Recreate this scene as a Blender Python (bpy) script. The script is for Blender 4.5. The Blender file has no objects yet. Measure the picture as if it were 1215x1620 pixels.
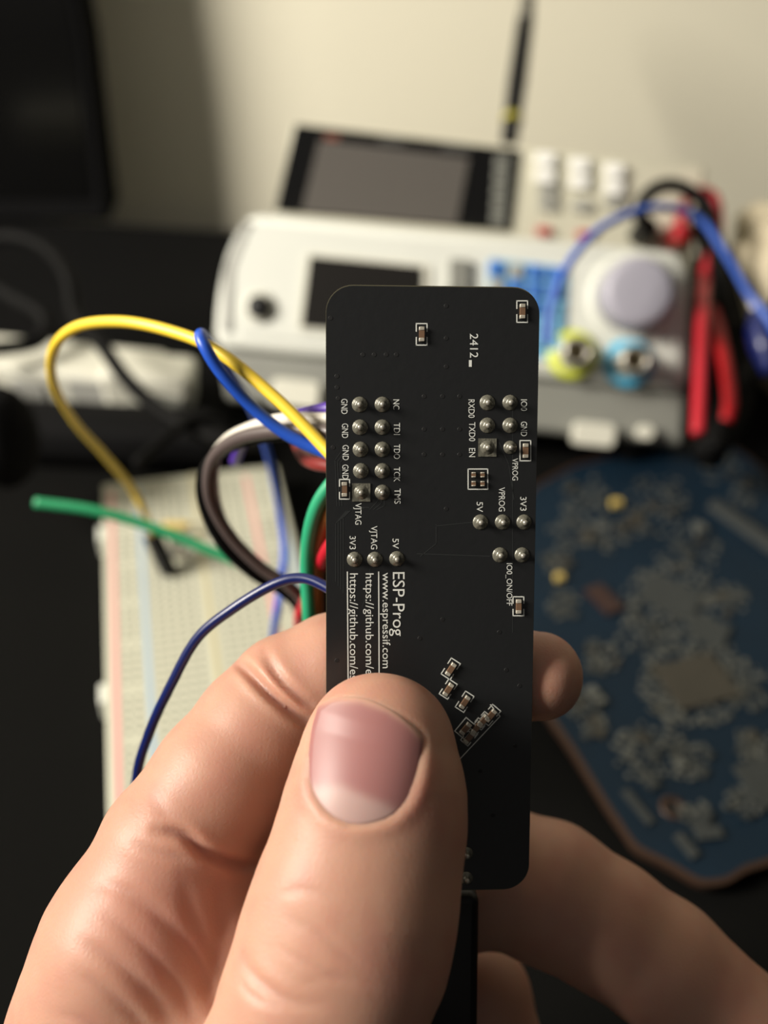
import bpy, math, random
import numpy as np
from mathutils import Vector, Matrix, noise as mnoise

sc = bpy.context.scene
COL = sc.collection
rnd = random.Random(7)

# ---------------------------------------------------------------- camera
FPX, TH, ROLL, H = 1450.0, math.radians(40), math.radians(3), 0.19
_F = np.array([0, math.cos(TH), -math.sin(TH)])
_U0 = np.array([0, math.sin(TH), math.cos(TH)])
_R0 = np.array([1.0, 0, 0])
_R = math.cos(ROLL) * _R0 + math.sin(ROLL) * _U0
_U = -math.sin(ROLL) * _R0 + math.cos(ROLL) * _U0
CAM = np.array([0, 0, H])
camd = bpy.data.cameras.new('camera')
cam = bpy.data.objects.new('camera', camd)
COL.objects.link(cam)
M = Matrix(((_R[0], _U[0], -_F[0], 0), (_R[1], _U[1], -_F[1], 0), (_R[2], _U[2], -_F[2], H), (0, 0, 0, 1)))
cam.matrix_world = M
camd.sensor_fit = 'HORIZONTAL'
camd.sensor_width = 36
camd.lens = FPX / 1215 * 36
camd.clip_start = 0.01
camd.clip_end = 20
camd.dof.use_dof = True
camd.dof.focus_distance = 0.106
camd.dof.aperture_fstop = 15.0
sc.camera = cam

# ---------------------------------------------------------------- world, lights, exposure
w = bpy.data.worlds.new('world')
sc.world = w
w.use_nodes = True
_bg = w.node_tree.nodes['Background']
_bg.inputs[0].default_value = (1.0, 0.95, 0.88, 1)
# a room that is lighter on its left side: the surroundings' brightness falls off towards the right
_tc = w.node_tree.nodes.new('ShaderNodeTexCoord')
_dp = w.node_tree.nodes.new('ShaderNodeVectorMath'); _dp.operation = 'DOT_PRODUCT'
_dp.inputs[1].default_value = (-0.80, 0.0, 0.60)
_mr = w.node_tree.nodes.new('ShaderNodeMapRange')
_mr.inputs['From Min'].default_value = -0.6
_mr.inputs['From Max'].default_value = 1.0
_mr.inputs['To Min'].default_value = 0.012
_mr.inputs['To Max'].default_value = 0.20
w.node_tree.links.new(_tc.outputs['Generated'], _dp.inputs[0])
w.node_tree.links.new(_dp.outputs['Value'], _mr.inputs['Value'])
w.node_tree.links.new(_mr.outputs['Result'], _bg.inputs[1])


def area(name, loc, target, size, power, color):
    l = bpy.data.lights.new(name, 'AREA')
    l.shape = 'DISK'
    l.size = size
    l.energy = power
    l.color = color
    o = bpy.data.objects.new(name, l)
    COL.objects.link(o)
    o.location = loc
    o.rotation_euler = (Vector(target) - Vector(loc)).to_track_quat('-Z', 'Y').to_euler()
    return o


area('room_lamp', (-0.78, -0.02, 0.55), (0.0, 0.27, 0.08), 0.36, 20.0, (1.0, 0.93, 0.82))
sc.view_settings.view_transform = 'Standard'
sc.view_settings.look = 'None'
sc.view_settings.gamma = 1
sc.view_settings.exposure = 0.0
sc.view_settings.use_curve_mapping = False


# ---------------------------------------------------------------- pixel -> place helpers
def ray(u, v):
    return _F + (u - 607.5) / FPX * _R - (v - 810) / FPX * _U


def P(u, v, d):
    return CAM + d * ray(u, v)


def onz(u, v, z):
    r = ray(u, v)
    return CAM + (z - H) / r[2] * r


class Frame:
    """a plane in the place, with its own axes; x right, y up along the face, z out of it"""
    def __init__(s, o, X, Y):
        s.o = np.array(o, float)
        s.X = np.array(X, float) / np.linalg.norm(X)
        Y = np.array(Y, float)
        Y = Y - (Y @ s.X) * s.X
        s.Y = Y / np.linalg.norm(Y)
        s.Z = np.cross(s.X, s.Y)

    def loc(s, u, v, z=0.0):
        r = ray(u, v)
        o = s.o + z * s.Z
        t = ((o - CAM) @ s.Z) / (r @ s.Z)
        p = CAM + t * r - s.o
        return float(p @ s.X), float(p @ s.Y)

    def world(s, x, y, z=0.0):
        return s.o + x * s.X + y * s.Y + z * s.Z

    def matrix(s):
        return Matrix([[s.X[i], s.Y[i], s.Z[i], s.o[i]] for i in range(3)] + [[0, 0, 0, 1]])


# ---------------------------------------------------------------- materials
def srgb(r, g, b):
    f = lambda c: ((c / 255) / 12.92 if c / 255 <= 0.04045 else ((c / 255 + 0.055) / 1.055) ** 2.4)
    return (f(r), f(g), f(b), 1)


def mat(name, rgb, rough=0.5, metal=0.0, spec=0.5, bump=0.0, bscale=400, var=0.0, vscale=60, trans=0.0, sss=0.0, coat=0.0):
    m = bpy.data.materials.new(name)
    m.use_nodes = True
    nt = m.node_tree
    b = nt.nodes['Principled BSDF']
    c = srgb(*rgb)
    b.inputs['Base Color'].default_value = c
    b.inputs['Roughness'].default_value = rough
    b.inputs['Metallic'].default_value = metal
    b.inputs['Specular IOR Level'].default_value = spec
    b.inputs['Transmission Weight'].default_value = trans
    b.inputs['Coat Weight'].default_value = coat
    if sss:
        b.inputs['Subsurface Weight'].default_value = sss
        b.inputs['Subsurface Radius'].default_value = (1, 0.4, 0.2)
        b.inputs['Subsurface Scale'].default_value = 0.002
    tc = nt.nodes.new('ShaderNodeTexCoord')
    if var:
        n = nt.nodes.new('ShaderNodeTexNoise')
        n.inputs['Scale'].default_value = vscale
        n.inputs['Detail'].default_value = 5
        nt.links.new(tc.outputs['Object'], n.inputs['Vector'])
        mx = nt.nodes.new('ShaderNodeMix')
        mx.data_type = 'RGBA'
        mx.inputs[6].default_value = tuple(x * (1 - var) for x in c[:3]) + (1,)
        mx.inputs[7].default_value = tuple(min(1, x * (1 + var)) for x in c[:3]) + (1,)
        nt.links.new(n.outputs['Fac'], mx.inputs[0])
        nt.links.new(mx.outputs[2], b.inputs['Base Color'])
    if bump:
        n = nt.nodes.new('ShaderNodeTexNoise')
        n.inputs['Scale'].default_value = bscale
        n.inputs['Detail'].default_value = 4
        nt.links.new(tc.outputs['Object'], n.inputs['Vector'])
        bp = nt.nodes.new('ShaderNodeBump')
        bp.inputs['Strength'].default_value = bump
        bp.inputs['Distance'].default_value = 0.0005
        nt.links.new(n.outputs['Fac'], bp.inputs['Height'])
        nt.links.new(bp.outputs['Normal'], b.inputs['Normal'])
    return m


MT = dict(
    wall=mat('wall_paint', (236, 231, 210), 0.85, bump=0.3, bscale=250, var=0.03, vscale=6),
    floor=mat('floor_carpet', (70, 62, 52), 0.95, var=0.2),
    desk=mat('desk_black', (9, 9, 9), 0.9, spec=0.08, bump=0.5, bscale=900, var=0.15, vscale=40),
    matm=mat('desk_mat', (11, 11, 10), 0.95, spec=0.08, bump=0.6, bscale=1600, var=0.12, vscale=30),
    white=mat('white_plastic', (208, 210, 202), 0.42, var=0.03),
    keyw=mat('white_key_plastic', (244, 244, 240), 0.4),
    offw=mat('offwhite_plastic', (205, 204, 190), 0.45, var=0.03),
    cream=mat('cream_panel', (200, 197, 178), 0.5, var=0.03),
    grey=mat('grey_plastic', (126, 127, 120), 0.5, var=0.05),
    lgrey=mat('light_grey_plastic', (158, 158, 152), 0.5),
    dgrey=mat('dark_grey_plastic', (62, 62, 60), 0.5),
    knob=mat('knob_grey', (156, 154, 166), 0.5),
    black=mat('black_plastic', (12, 12, 12), 0.5, spec=0.3),
    glossblk=mat('black_gloss', (12, 12, 12), 0.18),
    blackfab=mat('black_fabric', (13, 13, 14), 0.95, spec=0.15, var=0.3, vscale=30),
    screen=mat('lcd_grey', (88, 84, 80), 0.3),
    screenb=mat('lcd_black', (24, 22, 20), 0.25),
    blueb=mat('blue_button', (58, 108, 186), 0.45),
    cyanb=mat('light_blue_button', (118, 176, 210), 0.45),
    red=mat('red_plastic', (178, 22, 30), 0.4),
    redw=mat('red_silicone', (176, 26, 42), 0.4),
    blackw=mat('black_silicone', (6, 6, 6), 0.7, spec=0.12),
    yel=mat('yellow_insulation', (236, 202, 60), 0.38),
    blu=mat('blue_insulation', (34, 82, 190), 0.38),
    blu2=mat('mid_blue_insulation', (60, 96, 186), 0.4),
    nav=mat('navy_insulation', (5, 22, 80), 0.32),
    grn=mat('green_insulation', (34, 140, 92), 0.4),
    grn2=mat('sea_green_insulation', (40, 150, 108), 0.4),
    brick=mat('dull_red_insulation', (120, 40, 36), 0.5),
    brn=mat('brown_insulation', (128, 78, 30), 0.4),
    wht=mat('white_insulation', (214, 208, 196), 0.4),
    gry=mat('grey_insulation', (86, 76, 74), 0.4),
    pur=mat('purple_insulation', (76, 44, 150), 0.4),
    metal=mat('steel', (176, 172, 160), 0.3, 0.6, spec=0.8),
    solder=mat('solder', (112, 110, 98), 0.3, 0.35, spec=0.8, bump=0.3, bscale=1500),
    gold=mat('gold_pad', (150, 132, 84), 0.35, 0.8),
    ring_y=mat('yellow_green_ring', (204, 214, 66), 0.4),
    ring_c=mat('cyan_ring', (70, 176, 216), 0.4),
    mask=mat('black_solder_mask', (26, 27, 28), 0.36, spec=0.5, bump=0.05, bscale=700),
    fr4=mat('board_edge', (84, 80, 60), 0.6),
    silk=mat('white_silkscreen', (214, 216, 210), 0.6),
    trace=mat('trace_ridge', (44, 46, 46), 0.3),
    via=mat('via_dark', (5, 5, 6), 0.6),
    resbody=mat('resistor_body', (112, 86, 66), 0.4),
    term=mat('resistor_terminal', (176, 170, 156), 0.35, 0.2),
    pcb=mat('blue_board_mask', (5, 27, 42), 0.6, spec=0.25, var=0.35, vscale=45),
    copper=mat('copper_edge', (60, 42, 32), 0.45, 0.3),
    chipg=mat('chip_grey', (46, 50, 50), 0.6, var=0.25, vscale=300),
    chipb=mat('chip_brown', (52, 49, 42), 0.5, var=0.3, vscale=250),
    chips=mat('solder_bright', (92, 94, 90), 0.4, 0.2),
    tan=mat('tan_capacitor', (196, 172, 96), 0.4),
    pink=mat('pink_line', (222, 150, 148), 0.6),
    bline=mat('blue_line', (150, 176, 200), 0.6),
    chan=mat('breadboard_channel', (188, 180, 146), 0.6),
    clear=mat('clear_plastic', (226, 226, 220), 0.15, trans=0.7),
    cloth=mat('cream_cloth', (180, 170, 146), 0.9, bump=0.5, bscale=900, var=0.08, vscale=30),
    nozzle=mat('grey_metal_tip', (104, 102, 94), 0.4, 0.5),
    ylw=mat('olive_yellow_band', (150, 142, 40), 0.5),
    orange=mat('orange_print', (120, 60, 40), 0.6),
)


# ---------------------------------------------------------------- mesh builder
class MB:
    def __init__(s):
        s.v = []
        s.f = []

    def add(s, vs, fs):
        n = len(s.v)
        s.v += [tuple(map(float, p)) for p in vs]
        s.f += [tuple(i + n for i in q) for q in fs]
        return s

    def box(s, x0, x1, y0, y1, z0, z1):
        vs = [(x, y, z) for z in (z0, z1) for y in (y0, y1) for x in (x0, x1)]
        return s.add(vs, [(0, 2, 3, 1), (4, 5, 7, 6), (0, 1, 5, 4), (2, 6, 7, 3), (0, 4, 6, 2), (1, 3, 7, 5)])

    def prism(s, poly, z0, z1, top=None):
        """poly: list of (x,y), counterclockwise from +z; top: optional other outline at z1"""
        n = len(poly)
        top = top or poly
        vs = [(x, y, z0) for x, y in poly] + [(x, y, z1) for x, y in top]
        fs = [tuple(range(n - 1, -1, -1)), tuple(range(n, 2 * n))]
        fs += [(i, (i + 1) % n, n + (i + 1) % n, n + i) for i in range(n)]
        return s.add(vs, fs)

    def layers(s, rings):
        """rings: list of rings of (x,y,z), same count, counterclockwise from +z, bottom to top"""
        n = len(rings[0])
        vs = [p for r in rings for p in r]
        fs = [tuple(range(n - 1, -1, -1)), tuple(range((len(rings) - 1) * n, len(rings) * n))]
        for k in range(len(rings) - 1):
            fs += [(k * n + i, k * n + (i + 1) % n, (k + 1) * n + (i + 1) % n, (k + 1) * n + i) for i in range(n)]
        return s.add(vs, fs)

    def lathe(s, cx, cy, prof, n=24):
        rings = [[(cx + r * math.cos(2 * math.pi * i / n), cy + r * math.sin(2 * math.pi * i / n), z) for i in range(n)] for r, z in prof]
        return s.layers(rings)

    def tube(s, pts, r, n=10, samples=None):
        pts = [np.array(p, float) for p in pts]
        rr = r if hasattr(r, '__len__') else [r] * len(pts)
        C, Rr = spline(pts, rr, samples)
        T = np.gradient(C, axis=0)
        T /= np.linalg.norm(T, axis=1)[:, None] + 1e-12
        a = np.cross(T[0], [0, 0, 1.0])
        if np.linalg.norm(a) < 1e-3:
            a = np.cross(T[0], [0, 1.0, 0])
        a /= np.linalg.norm(a)
        rings = []
        for i in range(len(C)):
            a = a - (a @ T[i]) * T[i]
            a /= np.linalg.norm(a)
            b = np.cross(T[i], a)
            rings.append([tuple(C[i] + Rr[i] * (math.cos(t) * a + math.sin(t) * b)) for t in np.linspace(0, 2 * math.pi, n, endpoint=False)])
        return s.layers(rings)

    def build(s, name, m, parent=None, smooth=False, bevel=0.0, segs=3, subsurf=0):
        me = bpy.data.meshes.new(name)
        me.from_pydata(s.v, [], s.f)
        me.update()
        ms = m if isinstance(m, (list, tuple)) else [m]
        for q in ms:
            me.materials.append(q)
        if smooth:
            me.polygons.foreach_set('use_smooth', [True] * len(me.polygons))
        o = bpy.data.objects.new(name, me)
        COL.objects.link(o)
        if parent:
            o.parent = parent
        if bevel:
            b = o.modifiers.new('bevel', 'BEVEL')
            b.width = bevel
            b.segments = segs
            b.limit_method = 'ANGLE'
            b.angle_limit = math.radians(40)
            me.polygons.foreach_set('use_smooth', [True] * len(me.polygons))
            try:
                me.set_sharp_from_angle(angle=math.radians(50))
            except Exception:
                pass
        if subsurf:
            b = o.modifiers.new('sub', 'SUBSURF')
            b.levels = b.render_levels = subsurf
        return o


def spline(pts, rr, samples=None):
    n = len(pts)
    samples = samples or max(12, (n - 1) * 10)
    Pp = [2 * pts[0] - pts[1]] + list(pts) + [2 * pts[-1] - pts[-2]]
    out, ro = [], []
    for k in range(samples + 1):
        t = k / samples * (n - 1)
        i = min(int(t), n - 2)
        t -= i
        a, b, c, d = Pp[i], Pp[i + 1], Pp[i + 2], Pp[i + 3]
        out.append(0.5 * (2 * b + (c - a) * t + (2 * a - 5 * b + 4 * c - d) * t * t + (3 * b - a - 3 * c + d) * t ** 3))
        ro.append(rr[i] * (1 - t) + rr[i + 1] * t)
    return np.array(out), np.array(ro)


def rrect(x0, x1, y0, y1, r, n=6):
    out = []
    for cx, cy, a0 in ((x1 - r, y1 - r, 0), (x0 + r, y1 - r, 90), (x0 + r, y0 + r, 180), (x1 - r, y0 + r, 270)):
        for k in range(n + 1):
            a = math.radians(a0 + 90 * k / n)
            out.append((cx + r * math.cos(a), cy + r * math.sin(a)))
    return out


def roundpoly(poly, r, n=5):
    """round the corners of a polygon (ccw)"""
    out = []
    m = len(poly)
    for i in range(m):
        a, b, c = (np.array(poly[(i + k) % m]) for k in (-1, 0, 1))
        ab, cb = a - b, c - b
        la, lc = np.linalg.norm(ab), np.linalg.norm(cb)
        q = min(r, la * 0.45, lc * 0.45)
        p0, p1 = b + ab / la * q, b + cb / lc * q
        for k in range(n + 1):
            t = k / n
            out.append(tuple((1 - t) ** 2 * p0 + 2 * t * (1 - t) * b + t * t * p1))
    return out


def scalepoly(poly, ds):
    c = np.mean(poly, axis=0)
    out = []
    for p in poly:
        v = np.array(p) - c
        l = np.linalg.norm(v)
        out.append(tuple(c + v * (l - ds) / l))
    return out


def empty(name, loc=(0, 0, 0), mtx=None):
    o = bpy.data.objects.new(name, None)
    COL.objects.link(o)
    o.empty_display_size = 0.01
    if mtx is not None:
        o.matrix_world = mtx
    else:
        o.location = loc
    return o


def tag(o, label=None, cat=None, group=None, kind=None):
    if label: o['label'] = label
    if cat: o['category'] = cat
    if group: o['group'] = group
    if kind: o['kind'] = kind
    return o


# ================================================================ the setting
WALL_Y = 0.50
DESK_BACK = 0.447
o = MB().box(-1.6, 1.6, WALL_Y, WALL_Y + 0.1, -0.75, 1.6).build('wall_back', MT['wall']); tag(o, kind='structure')
o = MB().box(-1.6, 1.6, -1.2, WALL_Y, -0.80, -0.75).build('floor', MT['floor']); tag(o, kind='structure')
desk = MB().box(-0.8, 0.8, -0.35, DESK_BACK, -0.028, -0.003).build('desk', MT['desk'], bevel=0.002)
tag(desk, 'black desk top under the instruments and circuit boards, set off from the wall', 'desk')
for sx in (-1, 1):
    for y in (-0.3, 0.35):
        MB().box(sx * 0.74 - 0.02, sx * 0.74 + 0.02, y - 0.02, y + 0.02, -0.75, -0.028).build('leg', MT['desk'], desk)
mp = onz(0, 738, 0)
dm = MB().prism(rrect(-0.5, 0.45, -0.3, 0.262, 0.01), -0.003, 0.0).build('desk_mat', MT['matm'])
tag(dm, 'thin black desk mat spread in front of the white signal generator', 'desk mat')

# ================================================================ signal generator
gz = 0.030
gA, gB = onz(340, 548, gz), onz(1100, 622, gz)
GX = (gB - gA) / np.linalg.norm(gB - gA)
GYh = np.cross([0, 0, 1], GX)
LEAN = math.radians(36)
G = Frame(gA, GX, math.cos(LEAN) * np.array([0, 0, 1]) + math.sin(LEAN) * GYh)
gen = empty('signal_generator', mtx=G.matrix())
tag(gen, 'white signal generator with grey dial, blue keys and two round sockets', 'signal generator')
front = [G.loc(*p) for p in [(333, 549), (1094, 622), (1098, 440), (1085, 398), (830, 372), (385, 334), (352, 400), (338, 470)]]
fr = roundpoly(front, 0.006)
fin = scalepoly(fr, 0.0035)
n = len(fr)
DEP = 0.040
m = MB().layers([[(x, y, -DEP) for x, y in fr], [(x, y, -0.006) for x, y in fr], [(x, y, -0.002) for x, y in scalepoly(fr, 0.001)], [(x, y, 0) for x, y in fin]])
m.build('front_bezel', MT['white'], gen, smooth=True).data.set_sharp_from_angle(angle=math.radians(60))
# lower grey body with feet, front continues below the white bezel
low = [G.loc(*p) for p in [(338, 548), (352, 632), (1086, 706), (1092, 618)]]
zf = -0.004
low = [low[0], low[1], low[2], low[3]]
m = MB().prism(low, -DEP, zf)
m.build('lower_body', MT['grey'], gen, bevel=0.002)
# inner raised panel
def gp(*pts): return [G.loc(*p) for p in pts]
pan = roundpoly(gp((368, 528), (1072, 600), (1078, 425), (860, 400), (400, 352), (372, 420)), 0.005)
MB().prism(pan, 0.0, 0.0008).build('front_panel', MT['white'], gen)
gro = roundpoly(gp((352, 525), (363, 525), (368, 430), (398, 352), (388, 350), (357, 425)), 0.001)
MB().prism(gro, 0.0, 0.0012).build('grey_side_stripe', MT['lgrey'], gen)
sb = gp((470, 524), (676, 540), (680, 420), (486, 400))
MB().prism(roundpoly(sb, 0.002), 0.0008, 0.0016).build('screen_frame', MT['offw'], gen)
sb = gp((478, 518), (666, 533), (668, 424), (492, 407))
MB().prism(sb, 0.0010, 0.0020).build('display_screen', MT['screenb'], gen)
x, y = G.loc(412, 487)
MB().lathe(x, y, [(0.0052, 0.0008), (0.0052, 0.0018), (0.0046, 0.0022)], 32).build('button_ring', MT['offw'], gen, True)
MB().lathe(x, y, [(0.0040, 0.0010), (0.0040, 0.0032), (0.0034, 0.0038), (0.0001, 0.0040)], 32).build('power_button', MT['black'], gen, True)


def key(fr_, par, name, u0, v0, u1, v1, z0, z1, m_, r=0.0008):
    a, b = fr_.loc(u0, v1), fr_.loc(u1, v0)
    return MB().prism(rrect(a[0], b[0], a[1], b[1], min(r, abs(b[0] - a[0]) * .4, abs(b[1] - a[1]) * .4), 3), z0, z1).build(name, m_, par, bevel=0.0003, segs=2)


key(G, gen, 'grey_key', 710, 414, 745, 432, 0.0008, 0.003, MT['grey'])
key(G, gen, 'grey_key', 710, 436, 745, 454, 0.0008, 0.003, MT['grey'])
key(G, gen, 'grey_key', 708, 458, 743, 476, 0.0008, 0.003, MT['grey'])
bp = gp((768, 560), (892, 570), (900, 424), (772, 410))
MB().prism(roundpoly(bp, 0.002), 0.0008, 0.0014).build('keypad_plate', MT['cyanb'], gen)
for r_ in range(5):
    for c_ in range(4):
        u = 772 + c_ * 31 - r_ * 0.6
        v = 417 + r_ * 27 + c_ * 3
        key(G, gen, 'blue_key' if r_ < 2 else 'light_blue_key', u, v, u + 24, v + 20, 0.0014, 0.003, MT['blueb'] if (r_ + c_) % 2 == 0 and r_ < 3 else (MT['cyanb'] if r_ >= 2 else MT['lgrey'] if (r_ + c_) % 3 else MT['blueb']))
x, y = G.loc(1000, 472)
MB().lathe(x, y, [(0.0150, 0.0006), (0.0148, 0.0018), (0.0135, 0.0026), (0.0120, 0.0022)], 48).build('dial_ring', MT['white'], gen, True)
MB().lathe(x, y, [(0.0116, 0.0018), (0.0114, 0.0105), (0.0105, 0.0128), (0.0085, 0.0134), (0.0001, 0.0128)], 48).build('dial_knob', MT['knob'], gen, True)
for (u, v, mm, nm) in ((905, 562, MT['ring_y'], 'yellow_socket_ring'), (994, 575, MT['ring_c'], 'cyan_socket_ring')):
    x, y = G.loc(u, v)
    MB().lathe(x, y, [(0.0082, 0.0008), (0.0080, 0.0022), (0.0060, 0.0028)], 32).build(nm, mm, gen, True)
    MB().lathe(x, y, [(0.0058, 0.001), (0.0058, 0.0030), (0.0050, 0.0032)], 6).build('hex_nut', MT['offw'], gen)
    s_ = MB().lathe(x, y, [(0.0048, 0.0015), (0.0047, 0.0125), (0.0040, 0.0130), (0.0034, 0.0130), (0.0032, 0.006)], 24)
    for k in (-1, 1):
        s_.box(x + k * 0.0048 - 0.0009, x + k * 0.0048 + 0.0009, y - 0.0009, y + 0.0009, 0.008, 0.010)
    s_.build('coaxial_socket', MT['metal'], gen, True)
    MB().lathe(x, y, [(0.0008, 0.004), (0.0008, 0.011), (0.0002, 0.0115)], 12).build('socket_pin', MT['gold'], gen, True)
for (u0, v0, u1, v1) in ((428, 605, 508, 640), (905, 672, 975, 702), (1008, 674, 1036, 694)):
    key(G, gen, 'pale_foot', u0, v0, u1, v1, -0.006, 0.001, MT['offw'], 0.002)
# rear legs / bail reaching the mat
for u in (430, 1010):
    x, y = G.loc(u, 640 + (u - 430) * 0.1)
    w0 = G.world(x, y, -0.010)
    w1 = np.array([w0[0], w0[1], 0.001])
    li = np.linalg.inv(np.array(G.matrix()))
    q = [(li @ np.append(p, 1))[:3] for p in (w0, w1)]
    MB().tube(q, 0.004, 12, 4).build('foot', MT['black'], gen, True)
for u in (430, 1010):
    x, y = G.loc(u, 640 + (u - 430) * 0.1)
    w0 = G.world(x, y, -DEP + 0.008)
    w1 = np.array([w0[0], w0[1], 0.001])
    q = [(li @ np.append(p, 1))[:3] for p in (w0, w1)]
    MB().tube(q, 0.004, 12, 4).build('foot', MT['black'], gen, True)

# ================================================================ bench multimeter behind it
mo = np.array([0.02, 0.352, 0.05])
MX = np.array([math.cos(-0.05), math.sin(-0.05), 0])
ML = math.radians(22)
Mf = Frame(mo, MX, math.cos(ML) * np.array([0, 0, 1]) + math.sin(ML) * np.cross([0, 0, 1], MX))
mm_ = empty('bench_multimeter', mtx=Mf.matrix())
tag(mm_, 'cream bench multimeter with wide dark screen standing behind the signal generator', 'multimeter')
tl, tr = Mf.loc(448, 190), Mf.loc(1120, 262)
BH = -0.040
tl = Mf.loc(462, 195)
body = [(tl[0] - 0.010, BH), (tr[0], BH), (tr[0], tr[1]), (tl[0], tl[1])]
MB().prism(body, -0.045, 0).build('body', MT['cream'], mm_, bevel=0.002)
blk = [Mf.loc(*p) for p in [(436, 334), (808, 366), (822, 238), (468, 197)]]
MB().prism(roundpoly(blk, 0.001), 0, 0.001).build('screen_bezel', MT['glossblk'], mm_)
sc_ = [Mf.loc(*p) for p in [(478, 335), (722, 356), (742, 250), (506, 222)]]
MB().prism(sc_, 0.001, 0.0016).build('display_screen', MT['screen'], mm_)
for k in range(5):
    v = 250 + k * 22
    key(Mf, mm_, 'soft_key', 782 - k * 1.5, v, 806 - k * 1.5, v + 15, 0.001, 0.0024, MT['grey'], 0.0004)
for (u, v, w_, mm2) in ((515, 214, 22, MT['orange']), (600, 220, 40, MT['dgrey']), (700, 231, 45, MT['dgrey'])):
    key(Mf, mm_, 'printed_mark', u, v, u + w_, v + 7, 0.001, 0.0012, mm2, 0.0001)
for c_ in range(3):
    for r_ in range(2):
        u, v = 846 + c_ * 54, 243 + c_ * 9 + r_ * 26
        key(Mf, mm_, 'white_key', u, v, u + 32, v + 19, 0, 0.003, MT['keyw'], 0.001)
for (u, v) in ((850, 294), (850, 316), (904, 318), (955, 312)):
    key(Mf, mm_, 'grey_key', u, v, u + 32, v + 15, 0, 0.002, MT['lgrey'], 0.001)
for (u, v) in ((848, 360), (912, 366)):
    key(Mf, mm_, 'red_socket_mark', u, v, u + 24, v + 12, 0, 0.002, MT['redw'], 0.001)
for u in (0.01, 0.135):
    w0 = Mf.world(tl[0] + u, BH, -0.004); w1 = np.array([w0[0], w0[1], -0.0025])
    li2 = np.linalg.inv(np.array(Mf.matrix()))
    MB().tube([(li2 @ np.append(p, 1))[:3] for p in (w0 + np.array([0, 0, 0.002]), w1)], 0.004, 12, 4).build('foot', MT['black'], mm_, True)
    w0 = Mf.world(tl[0] + u, BH, -0.04); w1 = np.array([w0[0], w0[1], -0.0025])
    MB().tube([(li2 @ np.append(p, 1))[:3] for p in (w0, w1)], 0.004, 12, 4).build('foot', MT['black'], mm_, True)

# banana leads: one black, one red
def lead(name, label, uv, wire, m_, plug_m, r, cat='test lead', end=None):
    x, y = Mf.loc(*uv, 0.0)
    e = empty(name, Mf.world(x, y, 0))
    tag(e, label, cat)
    wo = np.array(e.location)
    b = Mf.world(x, y, 0.0) - wo
    t = Mf.world(x, y + 0.003, 0.016) - wo
    MB().tube([b, b * 0.5 + t * 0.5, t], [0.0045, 0.0048, 0.0034], 16, 10).build('banana_plug', plug_m, e, True)
    pts = [t] + [P(*q) - wo for q in wire]
    MB().tube(pts, r, 10).build('lead_wire', m_, e, True)
    return e


lead('test_lead', 'black test lead arching out of the multimeter socket beside the red plug', (1012, 372),
     [(1012, 335, .335), (1030, 304, .335), (1062, 293, .335), (1100, 308, .335), (1125, 345, .33), (1135, 420, .32), (1150, 520, .31), (1150, 620, .30), (1125, 700, .285)],
     MT['blackw'], MT['black'], 0.0026)
lead('test_lead', 'red test lead plugged into multimeter, running down beside the white generator', (1062, 378),
     [(1078, 335, .34), (1092, 312, .345), (1118, 304, .35), (1134, 325, .35), (1134, 380, .345), (1118, 425, .325), (1112, 480, .30), (1109, 560, .285), (1106, 640, .273), (1104, 686, .268)],
     MT['redw'], MT['red'], 0.0021)


def wire(name, label, pts, m_, r, cat='wire', group=None, n=10, ends=None):
    W = [P(*p) if not isinstance(p, np.ndarray) else p for p in pts]
    o0 = W[0]
    ob = MB().tube([p - o0 for p in W], r, n).build(name, m_, None, True)
    ob.location = o0
    tag(ob, label, cat, group)
    return ob


wire('hookup_wire', 'thin blue wire arching over the generator dial to the right edge',
     [(866, 545, .262), (874, 480, .262), (905, 410, .262), (960, 355, .265), (1040, 328, .27), (1105, 345, .275), (1150, 405, .275), (1185, 465, .275), (1225, 520, .27), (1270, 640, .27)], MT['blu2'], 0.0012)
wire('cable', 'thick black cable hanging at the right of the generator behind the red lead',
     [(1105, 320, .36), (1128, 400, .345), (1150, 480, .335), (1165, 560, .325), (1165, 640, .31), (1120, 720, .288)], MT['blackw'], 0.0052, 'cable')
wire('cable', 'black cable bending down beside the cream cloth on the right',
     [(1240, 470, .31), (1205, 510, .31), (1180, 520, .315), (1150, 500, .325), (1128, 450, .34)], MT['blackw'], 0.0022, 'cable')
wire('cable', 'black cable looping below the blue clip at right edge',
     [(1235, 545, .30), (1195, 580, .30), (1168, 620, .295), (1145, 665, .29), (1130, 712, .283)], MT['blackw'], 0.0028, 'cable')
wire('hookup_wire', 'short red wire among the black cables right of the generator',
     [(1130, 490, .315), (1140, 540, .305), (1150, 590, .297), (1155, 640, .29), (1148, 668, .288)], MT['red'], 0.0022)
cl = empty('alligator_clip', P(1212, 540, .285))
tag(cl, 'navy blue clip at the right edge beside the cream cloth', 'clip')
wo = np.array(cl.location)
MB().tube([P(1195, 490, .29) - wo, P(1203, 520, .288) - wo, P(1212, 550, .286) - wo, P(1222, 590, .284) - wo], [0.0015, 0.0045, 0.005, 0.003], 12, 16).build('clip_sleeve', MT['nav'], cl, True)
MB().tube([P(1195, 492, .29) - wo, P(1188, 478, .291) - wo, P(1180, 462, .292) - wo], [0.0012, 0.001, 0.0006], 8, 6).build('clip_jaw', MT['metal'], cl, True)

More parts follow.
